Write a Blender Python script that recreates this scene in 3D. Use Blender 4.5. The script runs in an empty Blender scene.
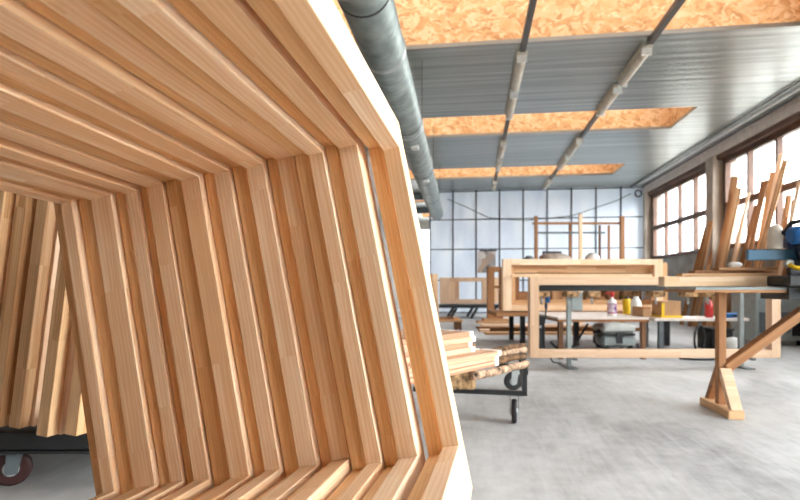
import bpy, math, random
from mathutils import Vector, Matrix
random.seed(7)
S = bpy.context.scene
COL = S.collection
TH = math.radians(7.8)            # heading of the camera, left of the hall's long axis
FPX = 800 * 24 / 36
HZ = 285.0
EYE = 0.90
RT = Vector((math.cos(TH), math.sin(TH), 0)); FW = Vector((-math.sin(TH), math.cos(TH), 0)); UP = Vector((0, 0, 1))

def cam(r, f, z):                 # metres right of / in front of the tripod, height over the floor
    return RT * r + FW * f + UP * z
def at(px, py, f):                # surveying helper: a sighted point f metres away
    return cam((px - 400) / FPX * f, f, EYE + (HZ - py) / FPX * f)
def flo(px, f): return cam((px - 400) / FPX * f, f, 0)

# ------------------------------------------------------------------ mesh builder
class MB:
    def __init__(s): s.v = []; s.f = []; s.uv = []; s.mi = []; s.sm = []
    def quad(s, idx, uvs, mi=0, smooth=False):
        s.f.append(idx); s.uv.append(uvs); s.mi.append(mi); s.sm.append(smooth)
    def hexa(s, o, X, Y, Z, mi=0):
        """box from corner o spanned by X, Y, Z; grain runs along the longest edge"""
        ls = [X.length, Y.length, Z.length]; k = ls.index(max(ls)); n = len(s.v)
        ou, ov = random.random() * 7, random.random() * 7
        if X.cross(Y).dot(Z) < 0: Y, Z = Z, Y; ls = [ls[0], ls[2], ls[1]]; k = ls.index(max(ls))
        for i in (0, 1):
            for j in (0, 1):
                for l in (0, 1): s.v.append(o + X * i + Y * j + Z * l)
        C = lambda i, j, l: n + i * 4 + j * 2 + l
        co = {}
        for i in (0, 1):
            for j in (0, 1):
                for l in (0, 1): co[C(i, j, l)] = (i * ls[0], j * ls[1], l * ls[2])
        F = [(C(0,0,0),C(0,0,1),C(0,1,1),C(0,1,0)),(C(1,0,0),C(1,1,0),C(1,1,1),C(1,0,1)),
             (C(0,0,0),C(1,0,0),C(1,0,1),C(0,0,1)),(C(0,1,0),C(0,1,1),C(1,1,1),C(1,1,0)),
             (C(0,0,0),C(0,1,0),C(1,1,0),C(1,0,0)),(C(0,0,1),C(1,0,1),C(1,1,1),C(0,1,1))]
        ax = [(1,2),(1,2),(0,2),(0,2),(0,1),(0,1)]
        for f, (p, q) in zip(F, ax):
            if k == q: p, q = q, p
            s.quad(f, [(co[c][p] + ou, co[c][q] + ov + (p + q) * .37) for c in f], mi)
    def box(s, c, size, R=None, mi=0):
        X = Vector((size[0],0,0)); Y = Vector((0,size[1],0)); Z = Vector((0,0,size[2]))
        if R is not None: X, Y, Z = R @ X, R @ Y, R @ Z
        s.hexa(Vector(c) - (X + Y + Z) / 2, X, Y, Z, mi); return s
    def mm(s, x0, x1, y0, y1, z0, z1, mi=0):
        return s.box(((x0+x1)/2,(y0+y1)/2,(z0+z1)/2), (abs(x1-x0),abs(y1-y0),abs(z1-z0)), None, mi)
    def beam(s, p0, p1, w, h, up=Vector((0,0,1)), mi=0):
        """bar from p0 to p1 (centre line), w across, h along up"""
        p0, p1 = Vector(p0), Vector(p1); d = p1 - p0
        sd = d.cross(up)
        if sd.length < 1e-6: sd = d.cross(Vector((0,1,0)))
        sd = sd.normalized() * w; u = sd.cross(d).normalized() * h
        s.hexa(p0 - sd/2 - u/2, d, sd, u, mi); return s
    def ring(s, c, a, b, r, n, rb=None):
        i0 = len(s.v)
        for k in range(n):
            t = 2*math.pi*k/n; s.v.append(c + a*(r*math.cos(t)) + b*((rb or r)*math.sin(t)))
        return i0
    def rev(s, p0, axis, prof, n=20, mi=0, cap=(True, True), smooth=True):
        """prof: list of (distance along axis, radius)"""
        p0 = Vector(p0); ax = Vector(axis).normalized()
        a = ax.orthogonal().normalized(); b = ax.cross(a); R = []
        for (d, r) in prof: R.append(s.ring(p0 + ax*d, a, b, max(r, 1e-4), n))
        for q in range(len(R)-1):
            for k in range(n):
                k2 = (k+1) % n
                r_ = max(prof[q][1], prof[q+1][1])
                s.quad((R[q]+k, R[q]+k2, R[q+1]+k2, R[q+1]+k),
                       [(prof[q][0], k/n*6.28*r_),(prof[q][0],(k+1)/n*6.28*r_),(prof[q+1][0],(k+1)/n*6.28*r_),(prof[q+1][0],k/n*6.28*r_)], mi, smooth)
        for e, i0 in ((0, R[0]), (1, R[-1])):
            if cap[e]:
                ids = [i0+k for k in range(n)]
                if e == 0: ids.reverse()
                s.quad(tuple(ids), [(s.v[i].dot(a)*.3, s.v[i].dot(b)) for i in ids], mi)
        return s
    def cyl(s, p0, p1, r, n=16, mi=0, r1=None):
        p0, p1 = Vector(p0), Vector(p1)
        return s.rev(p0, p1-p0, [(0, r), ((p1-p0).length, r if r1 is None else r1)], n, mi)
    def tube(s, pts, r, n=8, mi=0, rs=None):
        pts = [Vector(p) for p in pts]; R = []; a = None; L = 0; Ls = []
        for i, p in enumerate(pts):
            t = (pts[min(i+1, len(pts)-1)] - pts[max(i-1, 0)]).normalized()
            a = (t.orthogonal() if a is None else a - t*a.dot(t)).normalized(); b = t.cross(a)
            if i: L += (p-pts[i-1]).length
            Ls.append(L); R.append(s.ring(p, a, b, rs[i] if rs else r, n))
        for q in range(len(R)-1):
            for k in range(n):
                k2 = (k+1) % n
                s.quad((R[q]+k, R[q]+k2, R[q+1]+k2, R[q+1]+k), [(Ls[q], k/n*.3),(Ls[q],(k+1)/n*.3),(Ls[q+1],(k+1)/n*.3),(Ls[q+1],k/n*.3)], mi, True)
        for e, i0 in ((0, R[0]), (1, R[-1])):
            ids = [i0+k for k in range(n)]
            if e == 0: ids.reverse()
            s.quad(tuple(ids), [(0, 0)]*n, mi)
        return s
    def prism(s, prof, pos, l0, l1, mi=0, flip=False, core=()):
        """prof: list of (n, q); pos(n, q, t) -> point; l0(n,q), l1(n,q): the two ends along t"""
        i0 = len(s.v); m = len(prof); per = [0]
        ou = random.random()*9
        for i in range(m):
            a, b = prof[i], prof[(i+1) % m]; per.append(per[-1] + math.hypot(a[0]-b[0], a[1]-b[1]))
        for (n, q) in prof: s.v.append(pos(n, q, l0(n, q)))
        for (n, q) in prof: s.v.append(pos(n, q, l1(n, q)))
        for i in range(m):
            j = (i+1) % m
            f = (i0+i, i0+j, i0+m+j, i0+m+i)
            u0, u1 = l0(*prof[i])+ou, l1(*prof[i])+ou
            uv = [(u0, per[i]+ou), (u0, per[i+1]+ou), (u1, per[i+1]+ou), (u1, per[i]+ou)]
            if flip: f = f[::-1]; uv = uv[::-1]
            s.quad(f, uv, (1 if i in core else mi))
        for e in (0, 1):
            ids = [i0 + e*m + i for i in range(m)]
            if (e == 0) != flip: ids = ids[::-1]
            s.quad(tuple(ids), [(prof[(i-i0) % m][0], prof[(i-i0) % m][1]) for i in ids], mi)
    def extr(s, poly, o, X, Y, D, mi=0):
        """polygon poly (x, y) in plane X, Y at o, extruded by D"""
        i0 = len(s.v); m = len(poly); o = Vector(o)
        for (x, y) in poly: s.v.append(o + X*x + Y*y)
        for (x, y) in poly: s.v.append(o + X*x + Y*y + D)
        fl = X.cross(Y).dot(D) > 0
        for i in range(m):
            j = (i+1) % m; f = (i0+i, i0+j, i0+m+j, i0+m+i)
            if not fl: f = f[::-1]
            s.quad(f, [((s.v[k]-o).dot(X)+(s.v[k]-o).dot(D), (s.v[k]-o).dot(Y)) for k in f], mi)
        for e in (0, 1):
            ids = [i0+e*m+i for i in range(m)]
            if (e == 0) == fl: ids = ids[::-1]
            s.quad(tuple(ids), [(poly[(k-i0) % m][0], poly[(k-i0) % m][1]) for k in ids], mi)
        return s
    def build(s, name, mats, parent=None, bevel=0, loc=None):
        me = bpy.data.meshes.new(name)
        me.from_pydata([tuple(v) for v in s.v], [], s.f)
        uvl = me.uv_layers.new(name='UVMap'); k = 0
        for p, uv in zip(me.polygons, s.uv):
            for q in uv: uvl.data[k].uv = q; k += 1
        if not isinstance(mats, (list, tuple)): mats = [mats]
        for m in mats: me.materials.append(m)
        for p, mi, sm in zip(me.polygons, s.mi, s.sm): p.material_index = mi; p.use_smooth = sm
        me.update()
        o = bpy.data.objects.new(name, me); COL.objects.link(o)
        if parent is not None: o.parent = parent
        if loc is not None: o.location = loc
        if bevel:
            b = o.modifiers.new('edge', 'BEVEL'); b.width = bevel; b.segments = 1; b.limit_method = 'ANGLE'; b.angle_limit = math.radians(50)
        return o

def tag(o, label=None, cat=None, group=None, kind=None):
    if label: o['label'] = label
    if cat: o['category'] = cat
    if group: o['group'] = group
    if kind: o['kind'] = kind
    return o
def thing(name, label, cat, loc=(0,0,0), rz=0, group=None, M=None):
    o = bpy.data.objects.new(name, None); COL.objects.link(o); o.empty_display_size = .05
    if M is not None: o.matrix_world = M
    else: o.location = loc; o.rotation_euler = (0, 0, rz)
    return tag(o, label, cat, group, 'thing')
def solo(mb, name, mats, label, cat, group=None, bevel=0, loc=None):
    return tag(mb.build(name, mats, None, bevel, loc), label, cat, group, 'thing')
def struct(mb, name, mats, parent=None):
    o = mb.build(name, mats, parent)
    if parent is None: o['kind'] = 'structure'
    return o
def dup(root, label, loc=None, M=None):
    r = root.copy(); COL.objects.link(r)
    if M is not None: r.matrix_world = M
    if loc is not None: r.location = loc
    r['label'] = label
    for ch in list(root.children):
        c = ch.copy(); COL.objects.link(c); c.parent = r
        for g in list(ch.children):
            d = g.copy(); COL.objects.link(d); d.parent = c
    return r

# ------------------------------------------------------------------ materials
def srgb(r, g, b):
    f = lambda c: (c/255/12.92 if c <= 10 else ((c/255+.055)/1.055)**2.4)
    return (f(r), f(g), f(b), 1)
class NT:
    def __init__(s, name):
        s.m = bpy.data.materials.new(name); s.m.use_nodes = True; s.t = s.m.node_tree; s.t.nodes.clear()
        s.out = s.t.nodes.new('ShaderNodeOutputMaterial')
    def n(s, typ, **kw):
        nd = s.t.nodes.new(typ)
        for k, v in kw.items():
            if k.startswith('i_'):
                key = k[2:].replace('_', ' ')
                nd.inputs[int(key) if key.isdigit() else key].default_value = v
            else: setattr(nd, k, v)
        return nd
    def l(s, a, b): s.t.links.new(a, b)
    def ramp(s, fac, stops):
        r = s.n('ShaderNodeValToRGB'); e = r.color_ramp.elements
        while len(e) < len(stops): e.new(.5)
        for x, (p, c) in zip(e, stops): x.position = p; x.color = c
        s.l(fac, r.inputs[0]); return r.outputs[0]
    def mix(s, fac, a, b, typ='MIX'):
        m = s.n('ShaderNodeMix', data_type='RGBA', blend_type=typ)
        for v, i in ((fac, 0), (a, 6), (b, 7)):
            if isinstance(v, (int, float, tuple)): m.inputs[i].default_value = v
            else: s.l(v, m.inputs[i])
        return m.outputs[2]
    def math(s, op, a, b=None):
        m = s.n('ShaderNodeMath', operation=op)
        for v, i in ((a, 0), (b, 1)):
            if v is None: continue
            if isinstance(v, (int, float)): m.inputs[i].default_value = v
            else: s.l(v, m.inputs[i])
        return m.outputs[0]
    def noise(s, vec, scale, detail=3, rough=.55, dist=0):
        nd = s.n('ShaderNodeTexNoise', i_Scale=scale, i_Detail=detail, i_Roughness=rough, i_Distortion=dist)
        if vec is not None: s.l(vec, nd.inputs['Vector'])
        return nd.outputs[0]
    def map(s, vec, scale=(1,1,1), loc=(0,0,0), rot=(0,0,0)):
        m = s.n('ShaderNodeMapping'); m.inputs['Scale'].default_value = scale; m.inputs['Location'].default_value = loc; m.inputs['Rotation'].default_value = rot
        s.l(vec, m.inputs['Vector']); return m.outputs[0]
    def bump(s, h, strength, dist=.01):
        b = s.n('ShaderNodeBump', i_Strength=strength, i_Distance=dist); s.l(h, b.inputs['Height']); return b.outputs[0]
    def bsdf(s, color, rough=.5, metal=0, normal=None, spec=.5, **kw):
        p = s.n('ShaderNodeBsdfPrincipled')
        for v, k in ((color, 'Base Color'), (rough, 'Roughness'), (metal, 'Metallic'), (spec, 'Specular IOR Level')):
            if isinstance(v, (int, float, tuple)): p.inputs[k].default_value = v
            else: s.l(v, p.inputs[k])
        if normal is not None: s.l(normal, p.inputs['Normal'])
        for k, v in kw.items(): p.inputs[k.replace('_', ' ')].default_value = v
        s.l(p.outputs[0], s.out.inputs[0]); return p

def wood(name, light, dark, vary=.5, joint=.45, rough=.5, grain=1.0):
    """planed softwood: grain along u, finger joints every so often, a tint per piece"""
    t = NT(name); uv = t.n('ShaderNodeUVMap').outputs[0]
    oi = t.n('ShaderNodeObjectInfo'); rnd = oi.outputs['Random']
    sep = t.n('ShaderNodeSeparateXYZ'); t.l(uv, sep.inputs[0])
    comb = t.n('ShaderNodeCombineXYZ'); t.l(sep.outputs[0], comb.inputs[0]); t.l(sep.outputs[1], comb.inputs[1]); t.l(t.math('MULTIPLY', rnd, 37.0), comb.inputs[2])
    # blocks of the finger-jointed blank
    blk = t.math('FLOOR', t.math('ADD', t.math('DIVIDE', sep.outputs[0], joint), t.math('MULTIPLY', rnd, 11.3)))
    lay = t.math('FLOOR', t.math('DIVIDE', sep.outputs[1], .034))
    cb = t.n('ShaderNodeCombineXYZ'); t.l(blk, cb.inputs[0]); t.l(lay, cb.inputs[1]); t.l(t.math('MULTIPLY', rnd, 91.0), cb.inputs[2])
    wn = t.n('ShaderNodeTexWhiteNoise', noise_dimensions='3D'); t.l(cb.outputs[0], wn.inputs['Vector'])
    off = t.n('ShaderNodeVectorMath', operation='MULTIPLY_ADD'); t.l(wn.outputs['Color'], off.inputs[0]); off.inputs[1].default_value = (5, 5, 5); t.l(comb.outputs[0], off.inputs[2])
    g1 = t.noise(t.map(off.outputs[0], (1.2, 26, 1)), 2.2, 4, .6, .6)
    g2 = t.noise(t.map(off.outputs[0], (4, 260, 1)), 2.0, 2, .5)
    rings = t.n('ShaderNodeTexWave', wave_type='BANDS', bands_direction='Y', i_Scale=9.0, i_Distortion=7.0, i_Detail=2.0, i_Detail_Scale=.6)
    t.l(t.map(off.outputs[0], (.5, 3.2, 1)), rings.inputs['Vector'])
    k = t.math('ADD', t.math('MULTIPLY', g1, .55*grain), t.math('ADD', t.math('MULTIPLY', g2, .22*grain), t.math('MULTIPLY', rings.outputs['Fac'], .2*grain)))
    k = t.math('ADD', k, t.math('MULTIPLY', t.math('SUBTRACT', wn.outputs['Value'], .5), vary*.55))
    k = t.math('ADD', k, t.math('MULTIPLY', t.math('SUBTRACT', rnd, .5), vary*.5))
    c = t.ramp(k, [(.12, light), (.85, dark)])
    t.bsdf(c, rough, 0, t.bump(g2, .08, .002), .35)
    return t.m
M = {}
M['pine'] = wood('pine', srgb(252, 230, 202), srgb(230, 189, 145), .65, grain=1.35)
M['pine_core'] = wood('pine_core', srgb(242, 206, 158), srgb(214, 164, 110), .5)  # deeper orange pine for the rebate faces: recess shade put into the colour
M['pine_pale'] = wood('pine_pale', srgb(240, 210, 180), srgb(214, 172, 136), .5)
M['pine_side'] = wood('pine_side', srgb(232, 194, 150), srgb(190, 138, 88), .8)
M['pine_cut'] = wood('sawn_pine', srgb(216, 178, 146), srgb(172, 126, 94), 1.2, 1.5)
M['board'] = wood('rough_board', srgb(220, 176, 132), srgb(150, 100, 62), .9, 1.7, .7)
M['plank_brown'] = wood('plank_brown', srgb(190, 138, 92), srgb(122, 80, 48), .9, 2.4, .7)
M['beam_brown'] = wood('beam_brown', srgb(182, 130, 84), srgb(132, 86, 52), .5, 3.0, .55)
M['timber_dark'] = wood('timber_dark', srgb(140, 98, 66), srgb(92, 60, 38), .5, 3.0, .6)

def simple(name, col, rough=.5, metal=0, var=.08, scale=8, spec=.5, bump=0):
    t = NT(name); co = t.n('ShaderNodeTexCoord').outputs['Object']
    nz = t.noise(co, scale, 4)
    d = tuple(max(0, c*(1-var*2.2)) for c in col[:3]) + (1,); b = tuple(min(1, c*(1+var)) for c in col[:3]) + (1,)
    t.bsdf(t.ramp(nz, [(.3, d), (.7, b)]), rough, metal, t.bump(nz, bump) if bump else None, spec)
    return t.m
M['steel_dark'] = simple('dark_steel', srgb(52, 54, 56), .45, .3)
M['black'] = simple('black_plastic', srgb(26, 26, 28), .45)
M['rubber'] = simple('black_rubber', srgb(34, 32, 33), .7)
M['rubber_red'] = simple('dark_red_rubber', srgb(58, 26, 26), .6)
M['zinc'] = simple('zinc', srgb(176, 180, 180), .4, .6)
M['grey_paint'] = simple('grey_paint', srgb(150, 160, 160), .45)
M['grey_dark'] = simple('grey_dark_paint', srgb(98, 106, 110), .5)
M['white_plastic'] = simple('white_plastic', srgb(226, 226, 222), .4)
M['lid_grey'] = simple('light_grey_plastic', srgb(196, 198, 194), .5)
M['cream'] = simple('cream_plastic', srgb(222, 212, 196), .5)
M['cream_paint'] = simple('cream_paint', srgb(206, 196, 178), .6)
M['blue'] = simple('blue_paint', srgb(28, 96, 160), .35)
M['blue_grey'] = simple('blue_grey_paint', srgb(70, 112, 140), .4)
M['blue_dark'] = simple('dark_blue_paint', srgb(30, 48, 84), .4)
M['yellow'] = simple('yellow_plastic', srgb(232, 190, 22), .4)
M['red'] = simple('red_plastic', srgb(196, 44, 40), .4)
M['card'] = simple('cardboard', srgb(178, 136, 98), .8)
M['paper_white'] = simple('white_laminate', srgb(226, 214, 206), .4)
M['bark'] = simple('bark', srgb(118, 88, 62), .9, 0, .5, 26, .2, .6)
M['bark_pale'] = simple('pale_bark', srgb(190, 156, 128), .9, 0, .5, 22, .2, .5)
M['log'] = simple('split_log', srgb(188, 152, 112), .85, 0, .45, 22, .2, .5)
M['sheet'] = simple('builders_sheet', srgb(176, 160, 146), .6, 0, .15, 6, .4, .3)
M['sheet_dark'] = simple('brown_cover_sheet', srgb(112, 96, 84), .6, 0, .2, 5, .4, .4)
M['end_seal'] = simple('white_end_seal', srgb(238, 232, 226), .6)
M['win_frame'] = simple('window_frame_brown', srgb(96, 66, 50), .6, 0, .2, 3)
M['plaster'] = simple('plaster', srgb(182, 178, 172), .85, 0, .1, 1.2)
M['block_wall'] = simple('block_wall', srgb(146, 143, 138), .85, 0, .16, 2.5)
M['plaster_dark'] = simple('grey_brown_plaster', srgb(122, 114, 106), .85, 0, .12, 1.2)
M['column'] = simple('column_concrete', srgb(190, 176, 162), .8, 0, .12, 2)
M['conduit'] = simple('conduit', srgb(88, 84, 80), .5)
M['grid'] = simple('grid_steel', srgb(70, 74, 78), .5, .2)

def mat_floor():
    t = NT('concrete_floor'); co = t.n('ShaderNodeTexCoord').outputs['Object']
    a = t.noise(t.map(co, (1, .55, 1)), .9, 6, .6, .4); b = t.noise(co, 7, 6, .65); c = t.noise(co, 60, 3)
    sc = t.noise(t.map(co, (6, .8, 1), rot=(0, 0, .5)), 3, 4, .6, 1.0)
    k = t.math('ADD', t.math('MULTIPLY', a, .6), t.math('ADD', t.math('MULTIPLY', b, .28), t.math('MULTIPLY', sc, .16)))
    col = t.ramp(k, [(.34, srgb(122, 120, 119)), (.5, srgb(178, 177, 176)), (.66, srgb(210, 209, 208))])
    col = t.mix(.12, col, c, 'MULTIPLY')
    t.bsdf(col, t.ramp(b, [(.3, (.42,)*3+(1,)), (.7, (.62,)*3+(1,))]), 0, t.bump(c, .08, .004), .4); return t.m
M['floor'] = mat_floor()
def mat_ceiling():
    t = NT('profiled_metal_ceiling'); co = t.n('ShaderNodeTexCoord').outputs['Object']
    w = t.n('ShaderNodeTexWave', wave_type='BANDS', bands_direction='Y', wave_profile='SIN', i_Scale=1.6, i_Distortion=0.0); t.l(co, w.inputs['Vector'])
    w2 = t.n('ShaderNodeTexWave', wave_type='BANDS', bands_direction='Y', wave_profile='TRI', i_Scale=.33, i_Distortion=0.0); t.l(co, w2.inputs['Vector'])
    st = t.noise(t.map(co, (.15, 5, 1)), 2.0, 4, .6)
    big = t.noise(t.map(co, (.8, .3, 1)), 1.0, 3)
    col = t.ramp(st, [(.3, srgb(134, 138, 135)), (.7, srgb(180, 184, 180))])
    seam = t.ramp(w2.outputs['Fac'], [(.0, (.45,)*3+(1,)), (.035, (1,1,1,1))])
    col = t.mix(.8, col, seam, 'MULTIPLY')
    h = t.math('ADD', t.math('MULTIPLY', w.outputs['Fac'], .6), t.math('ADD', st, big))
    t.bsdf(col, .34, .75, t.bump(h, .16, .02), .5); return t.m
M['ceiling'] = mat_ceiling()
def mat_osb():
    t = NT('osb_board'); co = t.n('ShaderNodeTexCoord').outputs['Object']
    v = t.n('ShaderNodeTexVoronoi', i_Scale=17.0, i_Randomness=1.0); nz = t.noise(co, 9, 3)
    dis = t.n('ShaderNodeVectorMath', operation='MULTIPLY_ADD'); nc = t.n('ShaderNodeTexNoise', i_Scale=6.0); t.l(co, nc.inputs['Vector'])
    t.l(nc.outputs['Color'], dis.inputs[0]); dis.inputs[1].default_value = (.3,.3,.3); t.l(co, dis.inputs[2])
    t.l(t.map(dis.outputs[0], (.7, 1, 1.4)), v.inputs['Vector'])
    sep = t.n('ShaderNodeSeparateColor'); t.l(v.outputs['Color'], sep.inputs[0])
    k = t.math('ADD', t.math('MULTIPLY', sep.outputs[0], .6), t.math('MULTIPLY', nz, .4))
    t.bsdf(t.ramp(k, [(.1, srgb(188, 130, 80)), (.45, srgb(226, 172, 116)), (.85, srgb(242, 206, 160))]), .6, 0, None, .3); return t.m
M['osb'] = mat_osb()
def mat_glass(name, tint=(1,1,1,1), gloss=.06):
    t = NT(name); tr = t.n('ShaderNodeBsdfTransparent'); tr.inputs[0].default_value = tint
    gl = t.n('ShaderNodeBsdfGlossy'); gl.inputs['Roughness'].default_value = .03
    fr = t.n('ShaderNodeLayerWeight', i_Blend=.25); mx = t.n('ShaderNodeMixShader')
    t.l(t.math('MULTIPLY', fr.outputs['Fresnel'], gloss*8), mx.inputs[0]); t.l(tr.outputs[0], mx.inputs[1]); t.l(gl.outputs[0], mx.inputs[2]); t.l(mx.outputs[0], t.out.inputs[0]); return t.m
M['glass'] = mat_glass('window_glass', (.96, .98, .98, 1), .03)
M['roof_glass'] = mat_glass('dusty_roof_glass', (.55, .56, .57, 1), .03)
def mat_poly():
    t = NT('translucent_sheet'); co = t.n('ShaderNodeTexCoord').outputs['Object']
    nz = t.noise(t.map(co, (1.4, 1, .5)), 1.6, 3)
    col = t.ramp(nz, [(.3, srgb(222, 230, 240)), (.7, srgb(240, 245, 250))])
    d = t.n('ShaderNodeBsdfDiffuse'); tl = t.n('ShaderNodeBsdfTranslucent'); g = t.n('ShaderNodeBsdfGlossy', i_Roughness=.25)
    t.l(col, d.inputs[0]); t.l(col, tl.inputs[0])
    m1 = t.n('ShaderNodeMixShader', i_0=.62); t.l(d.outputs[0], m1.inputs[1]); t.l(tl.outputs[0], m1.inputs[2])
    m2 = t.n('ShaderNodeMixShader', i_0=.10); t.l(m1.outputs[0], m2.inputs[1]); t.l(g.outputs[0], m2.inputs[2]); t.l(m2.outputs[0], t.out.inputs[0]); return t.m
M['poly'] = mat_poly()
def mat_duct(name='galvanised_duct'):
    t = NT(name); co = t.n('ShaderNodeTexCoord').outputs['Object']
    w = t.n('ShaderNodeTexWave', wave_type='BANDS', bands_direction='Y', i_Scale=3.2, i_Distortion=0.0); t.l(co, w.inputs['Vector'])
    nz = t.noise(co, 5, 4)
    t.bsdf(t.ramp(nz, [(.3, srgb(122, 130, 127)), (.7, srgb(160, 168, 165))]), .45, .4, t.bump(w.outputs['Fac'], .25, .02)); return t.m
M['duct'] = mat_duct()
def mat_poster():
    t = NT('poster_print'); co = t.n('ShaderNodeTexCoord').outputs['Object']
    v = t.n('ShaderNodeTexVoronoi', i_Scale=4.0); t.l(co, v.inputs['Vector']); sep = t.n('ShaderNodeSeparateColor'); t.l(v.outputs['Color'], sep.inputs[0])
    t.bsdf(t.ramp(sep.outputs[0], [(0, srgb(112, 112, 116)), (.35, srgb(196, 190, 184)), (.6, srgb(176, 150, 132)), (1, srgb(140, 134, 132))]), .6); return t.m
M['poster'] = mat_poster()
def mat_label():
    t = NT('bottle_print'); co = t.n('ShaderNodeTexCoord').outputs['Object']
    v = t.n('ShaderNodeTexVoronoi', i_Scale=22.0); t.l(co, v.inputs['Vector']); sep = t.n('ShaderNodeSeparateColor'); t.l(v.outputs['Color'], sep.inputs[0])
    t.bsdf(t.ramp(sep.outputs[0], [(0, srgb(70, 60, 130)), (.35, srgb(180, 60, 80)), (.6, srgb(220, 205, 215)), (1, srgb(90, 70, 120))]), .5); return t.m
M['label'] = mat_label()

# ------------------------------------------------------------------ the hall
XR, XL, YB, YP, YF, ZC = 5.30, -2.80, 25.0, 17.0, -5.0, 3.90
WX0, WX1 = -2.2, 3.75
WELLS = [(1.15, 2.45), (5.42, 6.74), (9.56, 10.84), (13.8, 15.15), (18.0, 19.35), (22.3, 23.6)]
struct(MB().mm(XL-.2, XR+.25, YF-.2, YB+.2, -.2, 0), 'floor', M['floor'])
c = MB(); ys = [YF-.2] + [y for w in WELLS for y in w] + [YB+.2]
for i in range(0, len(ys), 2): c.mm(WX0, WX1, ys[i], ys[i+1], ZC, ZC+.05)
c.mm(XL-.2, WX0, YF-.2, YB+.2, ZC, ZC+.05); c.mm(WX1, XR+.25, YF-.2, YB+.2, ZC, ZC+.05)
struct(c, 'ceiling', M['ceiling'])
nwin = 0
for (y0, y1) in WELLS:                                   # roof lights lined with OSB
    nwin += 1
    r = bpy.data.objects.new('window_%d' % nwin, None); COL.objects.link(r); r['kind'] = 'structure'
    h0, h1 = ZC+.05, ZC+1.0; b = MB()
    b.mm(WX0-.03, WX1+.03, y1, y1+.03, h0, h1); b.mm(WX0-.03, WX1+.03, y0-.03, y0, h0, h1)
    b.mm(WX0-.03, WX0, y0, y1, h0, h1); b.mm(WX1, WX1+.03, y0, y1, h0, h1)
    b.build('lining', M['osb'], r)
    MB().mm(WX0, WX1, y0, y1, h1-.02, h1-.012).build('pane', M['roof_glass'], r)
    f = MB()
    for k in range(1, 5):
        x = WX0 + (WX1-WX0)*k/5; f.mm(x-.03, x+.03, y0, y1, h1-.1, h1-.021)
    f.build('glazing_bar', M['cream_paint'], r)
# right wall with its window bays
SILL, HEAD, TR = 1.66, 3.55, 2.56
w = MB(); w.mm(XR, XR+.2, YF, -.88, 0, SILL); w.mm(XR, XR+.2, 3.06, YB, 0, SILL); w.mm(XR, XR+.2, YF, YB, HEAD, ZC)
bays = [(-3.4, -1.44), (3.62, 7.56), (8.12, 12.06), (12.62, 16.55), (17.2, 20.9), (21.4, 24.9)]
prev = YF
for (a, b) in sorted(bays + [(-.88, 3.06)]): w.mm(XR, XR+.2, prev, a, SILL, HEAD); prev = b
w.mm(XR, XR+.2, prev, YB, SILL, HEAD)
struct(w, 'wall_right', M['block_wall'])
for i, (a, b) in enumerate(bays):
    nwin += 1
    r = bpy.data.objects.new('window_%d' % nwin, None); COL.objects.link(r); r['kind'] = 'structure'
    f = MB(); x0, x1 = XR-.07, XR+.031
    f.mm(x0, x1, a, a+.09, SILL, HEAD); f.mm(x0, x1, b-.09, b, SILL, HEAD)
    f.mm(x0, x1, a, b, SILL, SILL+.08); f.mm(x0, x1, a, b, HEAD-.1, HEAD); f.build('window_frame', M['win_frame'], r)
    for k in range(1, 4):
        y = a + (b-a)*k/4; MB().mm(x0, x1, y-.035, y+.035, SILL+.08, HEAD-.1).build('mullion', M['win_frame'], r)
    MB().mm(x0+.01, x1-.01, a+.09, b-.09, TR-.06, TR+.06).build('transom', M['win_frame'], r)
    MB().mm(XR+.032, XR+.038, a+.09, b-.09, SILL+.08, HEAD-.1).build('pane', M['glass'], r)
ntrim = 0
for (a, b) in [(-1.44, -.88), (3.06, 3.62), (7.56, 8.12), (12.06, 12.62), (16.58, 16.95)]:
    ntrim += 1; struct(MB().mm(XR-.24, XR, a+.1, b-.1, 0, HEAD+.1), 'trim_%d' % ntrim, M['column'])
ntrim += 1; struct(MB().mm(XR-.16, XR, YF, YP-.05, 3.56, 3.68), 'trim_%d' % ntrim, M['win_frame'])     # head beam
ntrim += 1; struct(MB().mm(XR-.20, XR-.16, YF, YP-.05, 3.66, 3.88), 'trim_%d' % ntrim, M['paper_white'])     # white trunking below the ceiling
struct(MB().mm(XL-.2, XL, YF, YB, 0, ZC), 'wall_left', M['plaster_dark'])
struct(MB().mm(XL-.2, XR+.2, YF-.2, YF, 0, ZC), 'wall_front', M['plaster_dark'])
# far end of the hall: a glazed gable
g = MB(); g.mm(XL-.2, XR+.2, YB, YB+.2, 0, .5); g.mm(XL-.2, XR+.2, YB, YB+.2, 3.5, ZC)
g.mm(XL-.2, -2.6, YB, YB+.2, .5, 3.5); g.mm(4.8, XR+.2, YB, YB+.2, .5, 3.5); struct(g, 'wall_far', M['plaster'])
nwin += 1
r = bpy.data.objects.new('window_%d' % nwin, None); COL.objects.link(r); r['kind'] = 'structure'
f = MB()
for k in range(9): x = -2.6 + 7.4*k/8; f.mm(x-.04, x+.04, YB+.05, YB+.12, .5, 3.5)
f.mm(-2.6, 4.8, YB+.06, YB+.11, 1.95, 2.03); f.build('window_frame', M['win_frame'], r)
MB().mm(-2.6, 4.8, YB+.08, YB+.086, .5, 3.5).build('pane', M['glass'], r)
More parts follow.
